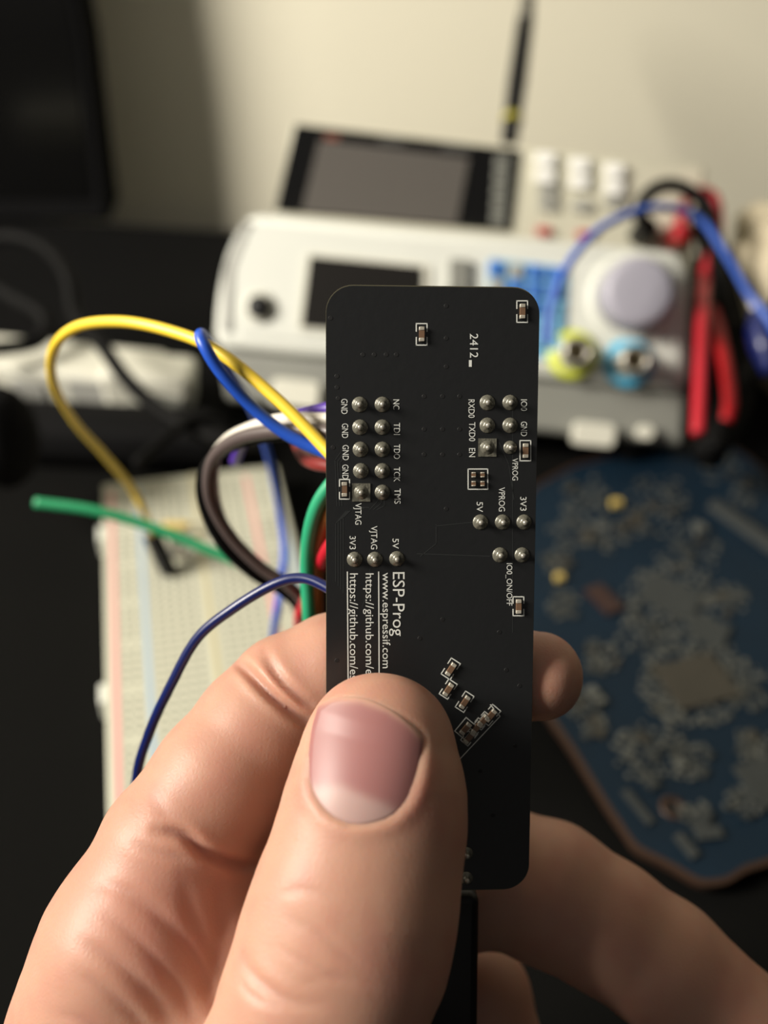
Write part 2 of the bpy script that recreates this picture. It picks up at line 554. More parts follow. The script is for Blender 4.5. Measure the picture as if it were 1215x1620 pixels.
# crumpled cream cloth at the right edge: one mesh
def blob(name, c, rad, m_, amp, fq, label, cat, parent=None, nu=40, nv=28):
    vs, fs = [], []
    for j in range(nv + 1):
        ph = math.pi * j / nv
        for i in range(nu):
            a = 2 * math.pi * i / nu
            d = np.array([math.sin(ph) * math.cos(a), math.sin(ph) * math.sin(a), math.cos(ph)])
            k = 1 + amp * mnoise.noise(Vector(d * fq)) + amp * .5 * mnoise.noise(Vector(d * fq * 2.3))
            vs.append(tuple(d * np.array(rad) * k))
    for j in range(nv):
        for i in range(nu):
            fs.append((j * nu + i, (j + 1) * nu + i, (j + 1) * nu + (i + 1) % nu, j * nu + (i + 1) % nu))
    o = MB().add(vs, fs).build(name, m_, parent, True)
    o.location = tuple(c)
    if label:
        tag(o, label, cat)
    return o


cpt = onz(1235, 700, 0.0)
blob('cloth_bag', (cpt[0] + 0.017, cpt[1] + 0.055, 0.034), (0.030, 0.040, 0.036), MT['cloth'], 0.35, 1.6,
     'crumpled cream cloth bag at the right edge beyond the blue board', 'bag')

# probe resting against the wall above the multimeter
pr = empty('probe', P(812, 212, .372))
tag(pr, 'slim black probe with yellow band standing up behind the multimeter', 'probe')
wo = np.array(pr.location)
a_, b_ = P(806, 222, .380), P(831, 34, .388)
dv = b_ - a_
MB().tube([a_ - wo, a_ + dv * .5 - wo, a_ + dv - wo], [0.0036, 0.0040, 0.0036], 16, 8).build('probe_body', MT['black'], pr, True)
MB().tube([a_ + dv * .15 - wo, a_ + dv * .2 - wo], 0.0043, 16, 2).build('yellow_band', MT['ylw'], pr, True)
MB().tube([b_ - wo, b_ + dv * .25 - wo, P(840, -50, .392) - wo], [0.0036, 0.0026, 0.0018], 12, 8).build('probe_tip', MT['nozzle'], pr, True)

# ================================================================ monitor and things at the left
mn = empty('computer_case', onz(60, 360, -0.003))
tag(mn, 'dark computer case standing before the wall at the left edge', 'computer case')
wo = np.array(mn.location)
e1 = onz(188, 352, -0.003)
S = Frame(e1, [1, 0.12, 0], [0, 0.04, 1])
pl = [S.loc(*p) for p in [(176, 350), (140, 60), (122, -120)]]
pl = [(-0.26, 0.0), pl[0][:1] + (0.0,), pl[1], (pl[2][0] - 0.02, 0.40), (-0.26, 0.40)]
li3 = S.matrix()
li3.translation = Vector(e1 - wo)
o = MB().prism(pl, -0.032, 0.0).build('housing', MT['blackfab'], mn, bevel=0.003)
o.matrix_local = li3
sc2 = [(-0.255, 0.012), (-0.012, 0.012), (pl[2][0] - 0.006, pl[2][1]), (pl[3][0] - 0.006, 0.39), (-0.255, 0.39)]
o = MB().prism(sc2, 0.0, 0.0006).build('front_panel', MT['glossblk'], mn)
o.matrix_local = li3

wire('cable', 'black cable curling in front of the computer case at left',
     [(-40, 385, .34), (20, 375, .33), (75, 395, .325), (108, 440, .315), (120, 500, .31), (160, 545, .295), (200, 600, .282), (255, 650, .272), (330, 690, .262), (420, 700, .26)], MT['blackw'], 0.0024, 'cable')
wire('cable', 'black cable at the left edge under the computer case',
     [(-30, 440, .34), (20, 470, .33), (70, 500, .325), (60, 540, .32), (-30, 555, .31)], MT['blackw'], 0.0026, 'cable')

# white power strip
z0 = 0.0
sA, sB = onz(-60, 640, 0.0), onz(250, 672, 0.0)
SX = (sB - sA); SX[2] = 0
PS = Frame(sA, SX, [0, 0, 1])
ps = empty('power_strip', mtx=PS.matrix())
tag(ps, 'white power strip lying behind the yellow wire loop at left', 'power strip')
L_ = float(np.linalg.norm(sB - sA))
MB().prism(rrect(-0.05, L_, 0.0005, 0.018, 0.004), -0.022, 0.0).build('housing', MT['offw'], ps, bevel=0.002)
for (u0, v0, u1, v1) in ((112, 604, 168, 632), (24, 602, 70, 630)):
    key(PS, ps, 'outlet', u0, v0, u1, v1, 0, 0.001, MT['lgrey'], 0.002)
pb = empty('plug', onz(5, 655, 0.0))
tag(pb, 'black plug pushed into the white power strip at left edge', 'plug')
MB().box(-0.012, 0.004, -0.020, -0.004, 0, 0.018).build('plug_body', MT['black'], pb, bevel=0.003)
MB().tube([(-0.004, -0.02, 0.009), (-0.006, -0.035, 0.006), (-0.03, -0.05, 0.003), (-0.07, -0.055, 0.003)], 0.003, 10).build('plug_cord', MT['blackw'], pb, True)
# crumpled clear sleeve / white charger next to it
ad = onz(290, 676, 0.0)
A_ = Frame([ad[0] - 0.012, ad[1], 0], [1, 0.02, 0], [0, 0, 1])
ch = empty('charger', mtx=A_.matrix())
tag(ch, 'white plastic charger beside the power strip, left of the generator', 'charger')
MB().prism(roundpoly([(-0.014, 0.0005), (0.014, 0.0005), (0.016, 0.019), (-0.016, 0.021)], 0.004), -0.018, 0.0).build('housing', MT['offw'], ch, bevel=0.003)
MB().prism(roundpoly([(-0.008, 0.006), (0.012, 0.003), (0.011, 0.006), (-0.006, 0.010)], 0.001), 0.0, 0.001).build('grey_seam', MT['grey'], ch)
MB().prism(roundpoly([(-0.006, 0.013), (0.012, 0.009), (0.013, 0.012), (-0.006, 0.016)], 0.001), 0.0, 0.001).build('grey_seam', MT['grey'], ch)

hp = onz(60, 742, 0.0)
ob = MB().layers([[(x, y, z) for x, y in scalepoly(rrect(-0.075, 0.065, -0.0, 0.02, 0.009), s_)] for z, s_ in ((0.0, 0), (0.008, 0), (0.012, 0.002), (0.014, 0.005))]).build('case', MT['blackfab'], None, True)
ob.location = (hp[0], hp[1] + 0.001, 0.0)
tag(ob, 'flat black case lying in front of the power strip at left', 'case')
ob = blob('headphone_cushion', P(0, 690, .262), (0.011, 0.012, 0.016), MT['blackfab'], 0.05, 1.5, 'round black padded cushion at the far left edge', 'headphones')
wire('cable', 'thin black cable on the mat between the power strip and breadboard',
     [(215, 735, .245), (255, 700, .252), (300, 668, .262), (340, 660, .266)], MT['blackw'], 0.0016, 'cable')

# ================================================================ breadboard
def node_expr(nt):
    def mth(op, a, b=None, c=None):
        n_ = nt.nodes.new('ShaderNodeMath')
        n_.operation = op
        for i, q in enumerate((a, b, c)):
            if q is None: continue
            if isinstance(q, (int, float)): n_.inputs[i].default_value = q
            else: nt.links.new(q, n_.inputs[i])
        return n_.outputs[0]
    return mth


bm_ = mat('breadboard_plastic', (186, 186, 170), 0.5)
nt = bm_.node_tree
mth = node_expr(nt)
tc = nt.nodes['Texture Coordinate']
sep = nt.nodes.new('ShaderNodeSeparateXYZ')
nt.links.new(tc.outputs['Object'], sep.inputs[0])
p_ = 0.00254
def cell(sock, off):
    f_ = mth('FRACT', mth('DIVIDE', mth('ADD', sock, off), p_))
    return mth('LESS_THAN', mth('ABSOLUTE', mth('SUBTRACT', f_, 0.5)), 0.2)
def rng(sock, a, b):
    return mth('MULTIPLY', mth('GREATER_THAN', sock, a), mth('LESS_THAN', sock, b))
X_, Y_, Z_ = sep.outputs
zones = None
for (a, b) in ((0.0038, 0.0092), (0.0122, 0.0252), (0.0298, 0.0428), (0.0458, 0.0512)):
    q = mth('MULTIPLY', rng(X_, a, b), cell(X_, -a - (b - a) * 0.5 + (0 if round((b - a) / p_) % 2 == 0 else p_ / 2) + p_ * 20))
    zones = q if zones is None else mth('ADD', zones, q)
msk = mth('MULTIPLY', mth('MULTIPLY', zones, cell(Y_, 1.0)), rng(Y_, -0.161, -0.004))
# rails: every sixth hole missing
rail = mth('ADD', rng(X_, 0.0, 0.0105), rng(X_, 0.0445, 0.06))
sixth = mth('LESS_THAN', mth('FRACT', mth('DIVIDE', mth('ADD', Y_, 1.0), p_ * 6)), 0.1667)
msk = mth('MULTIPLY', msk, mth('SUBTRACT', 1.0, mth('MULTIPLY', rail, sixth)))
mx = nt.nodes.new('ShaderNodeMix'); mx.data_type = 'RGBA'
mx.inputs[6].default_value = srgb(186, 186, 168)
mx.inputs[7].default_value = srgb(84, 82, 74)
nt.links.new(msk, mx.inputs[0])
nt.links.new(mx.outputs[2], nt.nodes['Principled BSDF'].inputs['Base Color'])

bz = 0.0085
b0, b1 = onz(162, 766, bz), onz(432, 739, bz)
bl = onz(186, 1250, bz)
BX = b1 - b0
BX = BX / np.linalg.norm(BX)
# average the two edge directions
dl = (b0 - bl); dl /= np.linalg.norm(dl)
BY = np.cross([0, 0, 1], BX); BY = BY * .5 + dl * .5; BY /= np.linalg.norm(BY)
BX = np.cross(BY, [0, 0, 1])
BB = Frame(b0, BX, BY)
bbm = BB.matrix()
bb = empty('breadboard', mtx=bbm)
tag(bb, 'white solderless breadboard with red and blue lines lying on the mat', 'breadboard')
BW = 0.055
MB().box(0, BW, -0.165, 0, -bz + 0.0003, 0).build('board_body', bm_, bb, bevel=0.0006, segs=2)
for x, mm2, nm in ((0.0026, MT['pink'], 'red_line'), (0.0106, MT['bline'], 'blue_line'), (0.0442, MT['pink'], 'red_line'), (0.0524, MT['bline'], 'blue_line')):
    MB().box(x - 0.0006, x + 0.0006, -0.161, -0.004, 0.0, 0.0001).build(nm, mm2, bb)
MB().box(0.0268, 0.0282, -0.165, 0, 0.0, 0.00015).build('centre_channel', MT['chan'], bb)
for y in (-0.022, -0.083, -0.14):
    MB().box(-0.0018, 0, y - 0.003, y + 0.003, -0.008, -0.001).build('side_lug', MT['white'], bb, bevel=0.0004)


def onb(u, v, z=0.0):
    r = ray(u, v)
    zz = bz + z
    return CAM + (zz - H) / r[2] * r


# parts plugged into the breadboard
lp = onb(287, 885)
led = empty('led', lp)
tag(led, 'clear round lamp plugged into the breadboard beside the black connector', 'led')
MB().lathe(0, 0, [(0.0030, 0.003), (0.0030, 0.004), (0.0025, 0.004), (0.0025, 0.008), (0.0018, 0.0098), (0.0002, 0.0105)], 20).build('lens', MT['clear'], led, True)
for k in (-1, 1):
    MB().tube([(k * 0.0012, 0, 0.0032), (k * 0.0012, 0, 0.0)], 0.0003, 6, 2).build('leg', MT['metal'], led)
rs = empty('resistor', onb(282, 850))
tag(rs, 'small tan resistor standing in the breadboard above the clear lamp', 'resistor')
MB().tube([(-0.004, 0, 0.0045), (-0.0028, 0, 0.0045), (0.0028, 0, 0.0048), (0.004, 0, 0.005)], [0.0009, 0.0013, 0.0013, 0.0009], 12, 12).build('body', MT['tan'], rs, True)
MB().tube([(-0.004, 0, 0.0045), (-0.0065, 0, 0.0045), (-0.0075, 0, 0.003), (-0.0075, 0, 0)], 0.0003, 6).build('lead_wire', MT['metal'], rs, True)
MB().tube([(0.004, 0, 0.005), (0.0075, 0.001, 0.005), (0.0085, 0.002, 0.003), (0.0085, 0.002, 0)], 0.0003, 6).build('lead_wire', MT['metal'], rs, True)


def crimp(parent, a, b, r, m_, name='connector'):
    """square crimp housing from a to b"""
    a, b = np.array(a, float), np.array(b, float)
    d = b - a
    T = d / np.linalg.norm(d)
    s_ = np.cross(T, [0, 0, 1.0]); s_ /= np.linalg.norm(s_)
    q = np.cross(s_, T)
    vs = []
    for c in (a, b):
        for i, j in ((-1, -1), (1, -1), (1, 1), (-1, 1)):
            vs.append(c + r * (i * s_ + j * q))
    return MB().add(vs, [(0, 3, 2, 1), (4, 5, 6, 7), (0, 1, 5, 4), (1, 2, 6, 5), (2, 3, 7, 6), (3, 0, 4, 7)]).build(name, m_, parent, bevel=0.0002, segs=1)


def jumper(label, pts, m_, r=0.00085, a_end=None, b_end=None, group=None):
    W = [P(*p) if not isinstance(p, np.ndarray) else p for p in pts]
    o0 = W[0]
    e = empty('jumper_wire', o0)
    tag(e, label, 'wire', group)
    MB().tube([p - o0 for p in W], r, 12, len(W) * 12).build('insulated_wire', m_, e, True)
    if b_end is not None:
        crimp(e, W[-1] - o0, b_end - o0, 0.0019, MT['black'])
    if a_end is not None:
        crimp(e, W[0] - o0, a_end - o0, 0.00125, MT['black'])
    return e


yb = onb(240, 845, 0.012)
jumper('yellow jumper wire in a large loop from held board to the breadboard',
       [(560, 760, .1165), (517, 712, .119), (440, 633, .121), (345, 556, .123), (270, 524, .127), (190, 509, .132), (120, 518, .139), (84, 555, .148), (86, 610, .162), (120, 670, .180), (165, 720, .196), (208, 772, .212), yb + (P(230, 815, .22) - yb) * 1.0, yb],
       MT['yel'], 0.00085, b_end=onb(268, 906, 0.0005))
jumper('bright blue jumper wire crossing the yellow one and dropping onto the breadboard',
       [(560, 728, .1205), (515, 716, .1222), (455, 688, .1225), (400, 645, .1218), (350, 590, .1200), (322, 545, .1192), (318, 529, .1215), (330, 543, .130), (362, 590, .146), (400, 650, .170), (425, 720, .185), (442, 800, .198), (450, 880, .198), (436, 985, .195), onb(425, 1080, 0.001)],
       MT['blu'], 0.00085)
jumper('white jumper wire curving behind the blue and yellow ones',
       [(560, 660, .121), (515, 664, .123), (450, 664, .127), (395, 678, .132), (357, 700, .14), (338, 735, .15), (342, 800, .155), (370, 860, .160), (410, 905, .166), (450, 930, .172), onz(490, 1010, 0.011)],
       MT['wht'], 0.0010)
jumper('grey jumper wire looping left of held board, inside the black one',
       [(560, 690, .119), (515, 683, .121), (440, 682, .126), (375, 695, .132), (337, 728, .138), (332, 785, .143), (362, 845, .147), (410, 895, .150), (455, 925, .152), (478, 950, .155), (484, 985, .16), onz(480, 1100, 0.002)],
       MT['gry'], 0.0010)
jumper('black jumper wire looping left of held board, outside the grey one',
       [(560, 696, .121), (515, 690, .123), (440, 688, .128), (370, 703, .135), (326, 740, .141), (322, 795, .146), (352, 860, .149), (402, 908, .152), (450, 936, .155), (476, 968, .158), (476, 1010, .163), onz(460, 1110, 0.002)],
       MT['blackw'], 0.0010)
jumper('purple jumper wire peeking out above the white one',
       [(560, 642, .122), (515, 648, .124), (470, 658, .128), (425, 674, .134), (390, 690, .142), (372, 730, .155)], MT['pur'], 0.0010)
jumper('sea green jumper wire curving down close to the held board edge',
       [(560, 735, .121), (525, 765, .122), (500, 805, .124), (487, 860, .127), (486, 920, .130), (491, 1000, .134), (500, 1060, .148), onz(505, 1160, 0.002)], MT['grn2'], 0.0010)
jumper('brown jumper wire between the green one and the held board',
       [(560, 770, .123), (527, 800, .124), (508, 845, .127), (501, 900, .130), (501, 1000, .135), (505, 1060, .150), onz(520, 1165, 0.002)], MT['brn'], 0.0011)
jumper('red jumper wire emerging low beside the brown one',
       [(560, 830, .124), (527, 858, .125), (508, 890, .129), (498, 915, .136), (482, 955, .15), (474, 1000, .163), onz(490, 1110, 0.002)], MT['redw'], 0.0010)
jumper('dull red jumper wire stub above the green loop',
       [(560, 752, .124), (525, 738, .126), (498, 733, .130), (480, 722, .14), (470, 700, .16)], MT['brick'], 0.0010)
jumper('navy blue jumper wire arching from held board down behind the fingers',
       [(560, 960, .1115), (522, 932, .1130), (480, 915, .1145), (435, 924, .1155), (370, 962, .117), (312, 1010, .119), (270, 1085, .121), (236, 1160, .124), (215, 1240, .128), (205, 1400, .14)],
       MT['nav'], 0.00068)
jumper('green wire crossing above the breadboard, free end over the mat',
       [(56, 795, .196), (150, 808, .196), (240, 834, .197), (330, 870, .197), (410, 906, .196), (450, 935, .190)], MT['grn'], 0.00115)

# ================================================================ blue circuit board on the mat
PZ = 0.0045
outl = [(905, 735), (1000, 712), (1100, 692), (1160, 704), (1215, 745), (1330, 830), (1420, 1000), (1400, 1200), (1290, 1340),
        (1215, 1368), (1180, 1378), (1150, 1398), (1110, 1402), (1060, 1372), (1005, 1345), (975, 1300), (962, 1282), (905, 1190), (862, 1128), (800, 1030), (790, 900), (840, 770)]
Wp = [onz(u, v, PZ) for u, v in outl]
c0 = np.mean(Wp, axis=0); c0[2] = 0.0
pc = empty('circuit_board', c0)
tag(pc, 'large blue circuit board with copper rim lying on the mat at right', 'circuit board')
poly = [(float(p[0] - c0[0]), float(p[1] - c0[1])) for p in Wp]
if sum(poly[i][0] * poly[(i + 1) % len(poly)][1] - poly[(i + 1) % len(poly)][0] * poly[i][1] for i in range(len(poly))) < 0:
    poly = poly[::-1]
poly_s = roundpoly(poly, 0.002, 3)
MB().prism(poly_s, PZ - 0.0016, PZ).build('board', [MT['pcb']], pc)
inn = scalepoly(poly_s, 0.0014)
n = len(poly_s)
MB().add([(x, y, PZ) for x, y in scalepoly(poly_s, -0.0001)] + [(x, y, PZ - 0.0017) for x, y in scalepoly(poly_s, -0.0001)] + [(x, y, PZ + 0.00015) for x, y in inn],
         [(i, (i + 1) % n, 2 * n + (i + 1) % n, 2 * n + i) for i in range(n)] + [(n + i, n + (i + 1) % n, (i + 1) % n, i) for i in range(n)]).build('copper_rim', MT['copper'], pc)
for (u, v) in ((1100, 740), (960, 1150), (1150, 1340), (1300, 1000)):
    q = onz(u, v, PZ) - c0
    MB().lathe(q[0], q[1], [(0.002, 0.0), (0.002, PZ - 0.0016)], 10).build('standoff', MT['black'], pc)


def comp(name, u, v, w_, l_, h_, ang, m_):
    q = onz(u, v, PZ) - c0
    a = math.radians(ang)
    b = MB().box(-w_ / 2, w_ / 2, -l_ / 2, l_ / 2, 0, h_)
    o = b.build(name, m_, pc)
    o.matrix_local = Matrix.Translation((q[0], q[1], PZ)) @ Matrix.Rotation(a, 4, 'Z')
    return o


q = onz(1065, 1278, PZ) - c0
ringm = MB()
N = 32
rings = []
ringm.add([(q[0] + r * math.cos(2 * math.pi * i / N), q[1] + r * math.sin(2 * math.pi * i / N), z) for r, z in ((0.0031, PZ), (0.0031, PZ + 0.0002), (0.0015, PZ + 0.0002), (0.0015, PZ - 0.001)) for i in range(N)],
          [(k * N + i, k * N + (i + 1) % N, (k + 1) * N + (i + 1) % N, (k + 1) * N + i) for k in range(3) for i in range(N)])
ringm.build('mounting_hole_ring', MT['copper'], pc, True)
MB().lathe(q[0], q[1], [(0.0015, PZ - 0.0002), (0.0015, PZ + 0.0001)], 24).build('mounting_hole', MT['via'], pc)
comp('square_chip', 1100, 1080, 0.018, 0.015, 0.0012, 20, MT['chipb'])
comp('square_chip', 1060, 945, 0.016, 0.013, 0.001, -30, MT['chipg'])
comp('square_chip', 1120, 1000, 0.010, 0.010, 0.001, -30, MT['chipg'])
comp('connector_strip', 1175, 838, 0.0035, 0.026, 0.003, 35, MT['chipg'])
comp('square_chip', 1215, 1240, 0.012, 0.012, 0.0012, 20, MT['chipg'])
comp('capacitor', 974, 800, 0.0032, 0.0024, 0.002, 10, MT['tan'])
comp('capacitor', 884, 918, 0.0022, 0.0022, 0.002, 10, MT['tan'])
comp('capacitor', 1106, 840, 0.0034, 0.0034, 0.002, 10, MT['chips'])
comp('capacitor', 936, 1098, 0.0026, 0.0028, 0.0015, 30, MT['chips'])
comp('capacitor', 950, 1112, 0.002, 0.002, 0.0015, 30, MT['chips'])
comp('resistor_pack', 1008, 1278, 0.0018, 0.0095, 0.0008, 30, MT['chipg'])
comp('capacitor', 1120, 1320, 0.006, 0.003, 0.001, 10, MT['chipg'])
comp('capacitor', 1085, 1340, 0.0022, 0.006, 0.001, 30, MT['chipg'])
comp('brown_chip', 955, 950, 0.006, 0.011, 0.001, 30, mat('chip_maroon', (48, 28, 24), 0.5))
comp('capacitor', 1030, 1240, 0.003, 0.003, 0.001, 30, MT['chipg'])
clusters = [(925, 785, 40, 9), (905, 840, 35, 7), (960, 850, 30, 6), (1040, 790, 45, 10), (1000, 830, 25, 5), (880, 890, 22, 5), (895, 960, 25, 6), (1090, 870, 50, 8),
            (1020, 1000, 40, 8), (950, 1040, 30, 7), (1150, 950, 30, 5), (1030, 1190, 55, 14), (1080, 1200, 40, 8), (920, 1120, 25, 5), (1190, 1180, 30, 8), (1180, 1270, 30, 7), (1180, 1090, 40, 6), (940, 1150, 20, 4), (1100, 1290, 25, 4), (1140, 740, 30, 3), (1180, 780, 25, 3)]
for (u, v, s_, k) in clusters:
    for j in range(min(k, 5)):
        a = rnd.uniform(0, 6.28); rr = s_ * math.sqrt(rnd.random())
        comp('surface_component', u + rr * math.cos(a), v + rr * math.sin(a) * .8, rnd.uniform(.0015, .0042), rnd.uniform(.0012, .0032), rnd.uniform(.0006, .0014), rnd.choice((-30, 60, -28)) + rnd.uniform(-2, 2),
             rnd.choice((MT['chipg'], MT['chipg'], MT['chipb'], MT['chips'] if rnd.random() < .4 else MT['chipg'])))
dots = MB()
for (u, v, s_, k) in clusters + [(1100, 1080, 80, 60), (1060, 950, 70, 40)]:
    for j in range(k * 5):
        a = rnd.uniform(0, 6.28); rr = s_ * 1.1 * math.sqrt(rnd.random())
        q = onz(u + rr * math.cos(a), v + rr * math.sin(a) * .8, PZ) - c0
        s2 = rnd.uniform(.0003, .0007)
        dots.box(q[0] - s2, q[0] + s2, q[1] - s2, q[1] + s2, PZ, PZ + 0.0006)
tag(dots.build('solder_dots', MT['chips'], pc), kind='stuff')

# ================================================================ held programmer board
YAW = math.radians(3)
tp, bt = P(686, 452, .1043), P(690, 1410, .1105)
ex = math.cos(YAW) * _R + math.sin(YAW) * _F
K = Frame(tp, ex, tp - bt)          # x right, y up the board, z towards the viewer
kb = empty('programmer_board', mtx=K.matrix())
tag(kb, 'slim black circuit board with white lettering held upright between thumb and finger', 'circuit board')
BWD = 0.01225
HT = float(np.linalg.norm(tp - bt))
pl = rrect(-BWD, BWD, -HT, 0, 0.0031, 10)
pl = [(x + K.loc(686, 930)[0] * 0 - 0.0, y) for x, y in pl]
MB().prism(pl, -0.0016, -0.0001).build('board_core', MT['fr4'], kb)
MB().prism(scalepoly(pl, 0.00012), -0.0001, 0.0).build('solder_mask', MT['mask'], kb)
MB().prism(scalepoly(pl, 0.00012), -0.0017, -0.0016).build('rear_solder_mask', MT['mask'], kb)


def solder(u, v, r=0.00091, square=False):
    x, y = K.loc(u, v)
    m = MB()
    if square:
        a = 0.00105
        m.layers([[(sx * k, sy * k, z) for sx, sy in ((-1, -1), (1, -1), (1, 1), (-1, 1))] for k, z in ((a, 0.0), (a, 0.00012))])
    m.lathe(0, 0, [(r, 0.0), (r * .98, 0.00008), (r * .86, 0.00016), (r * .62, 0.00024), (r * .44, 0.00036), (r * .38, 0.00055)], 20)
    o = m.build('solder_joint', MT['solder'], kb, True)
    o.data.set_sharp_from_angle(angle=math.radians(45))
    o.location = (x, y, 0)
    p = MB().lathe(0, 0, [(0.00032, 0.0005), (0.00032, 0.0009), (0.0002, 0.00105)], 10).build('pin_tip', MT['metal'], o, True)
    return o


for i, v in enumerate((640, 676, 711, 745, 779)):
    solder(569 + i * .6, v, square=(i == 4)); solder(605, v)
for u, v in ((561, 885), (593, 885), (628, 884), (760, 826), (795, 826), (829, 826), (791, 878), (826, 878), (771, 637), (807, 637), (771, 673), (807, 673)):
    solder(u, v)
solder(771, 708, square=True); solder(807, 708, 0.0008)
solder(738, 1350, 0.0008); solder(738, 1389, 0.0008)


def text(s_, u, v0, v1, cap, cn=None, wide=1.0):
    """lettering that reads down the board; u = centre line, v0..v1 = extent, cap = cap height (px)"""
    cu = bpy.data.curves.new('txt', 'FONT')
    cu.body = s_
    cu.size = 1.0
    cu.extrude = 0.0
    cu.fill_mode = 'FRONT'
    cu.resolution_u = 3
    o = bpy.data.objects.new('txt', cu)
    COL.objects.link(o)
    bpy.context.view_layer.update()
    dg = bpy.context.evaluated_depsgraph_get()
    me = bpy.data.meshes.new_from_object(o.evaluated_get(dg))
    bpy.data.objects.remove(o)
    co = np.zeros(len(me.vertices) * 3); me.vertices.foreach_get('co', co); co = co.reshape(-1, 3)
    x0, x1 = co[:, 0].min(), co[:, 0].max()
    CAPH = 0.70
    a, b = K.loc(u, v0), K.loc(u, v1)
    L = a[1] - b[1]
    ch_ = K.loc(u + cap / 2, v0)[0] - K.loc(u - cap / 2, v0)[0]
    nx = a[0] - ch_ / 2 + co[:, 1] / CAPH * ch_ + (b[0] - a[0]) * (co[:, 0] - x0) / (x1 - x0)
    ny = a[1] - (co[:, 0] - x0) / (x1 - x0) * L
    co2 = np.stack([nx, ny, np.full(len(nx), 0.00004)], 1)
    me.vertices.foreach_set('co', co2.ravel())
    me.update()
    me.name = 'printed_text'
    me.materials.clear(); me.materials.append(MT['silk'])
    ob = bpy.data.objects.new('printed_text', me)
    COL.objects.link(ob); ob.parent = kb
    return ob


for t_ in [('GND', 545, 631, 655, 10), ('GND', 546, 670, 693, 10), ('GND', 547, 704, 728, 10), ('GND', 546.5, 735, 758, 10),
           ('NC', 627, 632, 648, 10), ('TDI', 628, 669, 688, 10), ('TDO', 628, 703, 726, 10), ('TCK', 628, 739, 762, 10), ('TMS', 629, 773, 797, 10),
           ('VJTAG', 567, 796, 830, 10), ('VJTAG', 592, 832, 869, 10), ('3V3', 558, 848, 869, 10), ('5V', 626, 852, 868, 10),
           ('RXD0', 746, 632, 661, 10), ('TXD0', 747, 668, 698, 10), ('EN', 747, 709, 723, 10), ('IO0', 829, 632, 650, 10), ('GND', 829, 667, 690, 10),
           ('VPROG', 815, 725, 760, 9), ('5V', 759, 794, 810, 10), ('VPROG', 794, 771, 809, 10), ('3V3', 828, 786, 808, 10), ('IO0_ON/OFF', 806, 891, 958, 9),
           ('2412', 750, 528, 566, 13),
           ('ESP-Prog', 631, 905, 1006, 19), ('www.espressif.com', 611.5, 906, 1057, 12.5),
           ('https://github.com/espressif', 585, 907, 1128, 13), ('https://github.com/espressif', 560, 907, 1128, 13)]:
    text(*t_)


def silkpoly(segs, wpx=1.6, name='printed_outline', m_=None, z=0.00004):
    m = MB()
    wd = wpx / 2 * .106 / FPX
    for (u0, v0, u1, v1) in segs:
        a = np.array(K.loc(u0, v0)); b = np.array(K.loc(u1, v1))
        d = b - a
        L = np.linalg.norm(d)
        if L < 1e-7: continue
        t = d / L; nn = np.array([-t[1], t[0]])
        a = a - t * wd; b = b + t * wd
        vs = [a - nn * wd, b - nn * wd, b + nn * wd, a + nn * wd]
        m.add([(p[0], p[1], z) for p in vs], [(0, 1, 2, 3)])
    return m.build(name, m_ or MT['silk'], kb)


silkpoly([(599, 905, 600, 1110)], 1.8, 'printed_line')
silkpoly([(549.5, 905, 551, 1110)], 1.8, 'printed_line')
silkpoly([(744, 572, 744, 578)], 4.5, 'printed_text')


def smd(u, v, w_=17, h_=34, ang=0, gap=5, frame=True, body=True, cw=8, chh=22, bright=True, full=False):
    ca, sa = math.cos(math.radians(ang)), math.sin(math.radians(ang))
    def T(x, y): return (u + x * ca - y * sa, v + x * sa + y * ca)
    hw, hh = w_ / 2, h_ / 2
    if frame:
        L = []
        if full:
            for a, b in (((-hw, -hh), (hw, -hh)), ((hw, -hh), (hw, hh)), ((hw, hh), (-hw, hh)), ((-hw, hh), (-hw, -hh))):
                L.append(T(*a) + T(*b))
        else:
            for sy in (-1, 1):
                L.append(T(-hw, sy * hh) + T(hw, sy * hh))
                for sx in (-1, 1):
                    L.append(T(sx * hw, sy * hh) + T(sx * hw, sy * gap))
        silkpoly(L, 1.7)
    if body:
        x, y = K.loc(u, v)
        k = .106 / FPX
        bw, bh = cw * k, chh * k
        o = MB().box(-bw / 2, bw / 2, -bh * .28, bh * .28, 0, 0.00040).build('chip_resistor', MT['resbody'], kb)
        o.matrix_local = Matrix.Translation((x, y, 0)) @ Matrix.Rotation(-math.radians(ang), 4, 'Z')
        for sy in (-1, 1):
            t = MB().box(-bw / 2 * 1.08, bw / 2 * 1.08, sy * bh * .39 - bh * .13, sy * bh * .39 + bh * .13, 0, 0.00045).build('terminal', MT['term'], o, bevel=0.00006, segs=2)


smd(667, 529); smd(826, 493); smd(545, 774, 16, 31); smd(831, 713, 17, 32, full=True); smd(820, 959, 17, 30)
smd(756, 758, 31, 32, full=True, body=False)
for du in (-7, 7):
    for dv_ in (-7, 7):
        smd(756 + du, 758 + dv_, frame=False, cw=6, chh=8)
smd(713, 1058, 17, 30, 33); smd(709, 1090, 16, 28, 33); smd(735, 1110, 16, 30, 33)
smd(776, 1131, 17, 30, 40); smd(764, 1140, 15, 26, 40); smd(754, 1150, 15, 26, 40); smd(736, 1152, 20, 28, 40, full=True); smd(742, 1166, 15, 24, 40)
silkpoly([(791, 1133, 728, 1200), (776, 1115, 791, 1133)], 1.6)
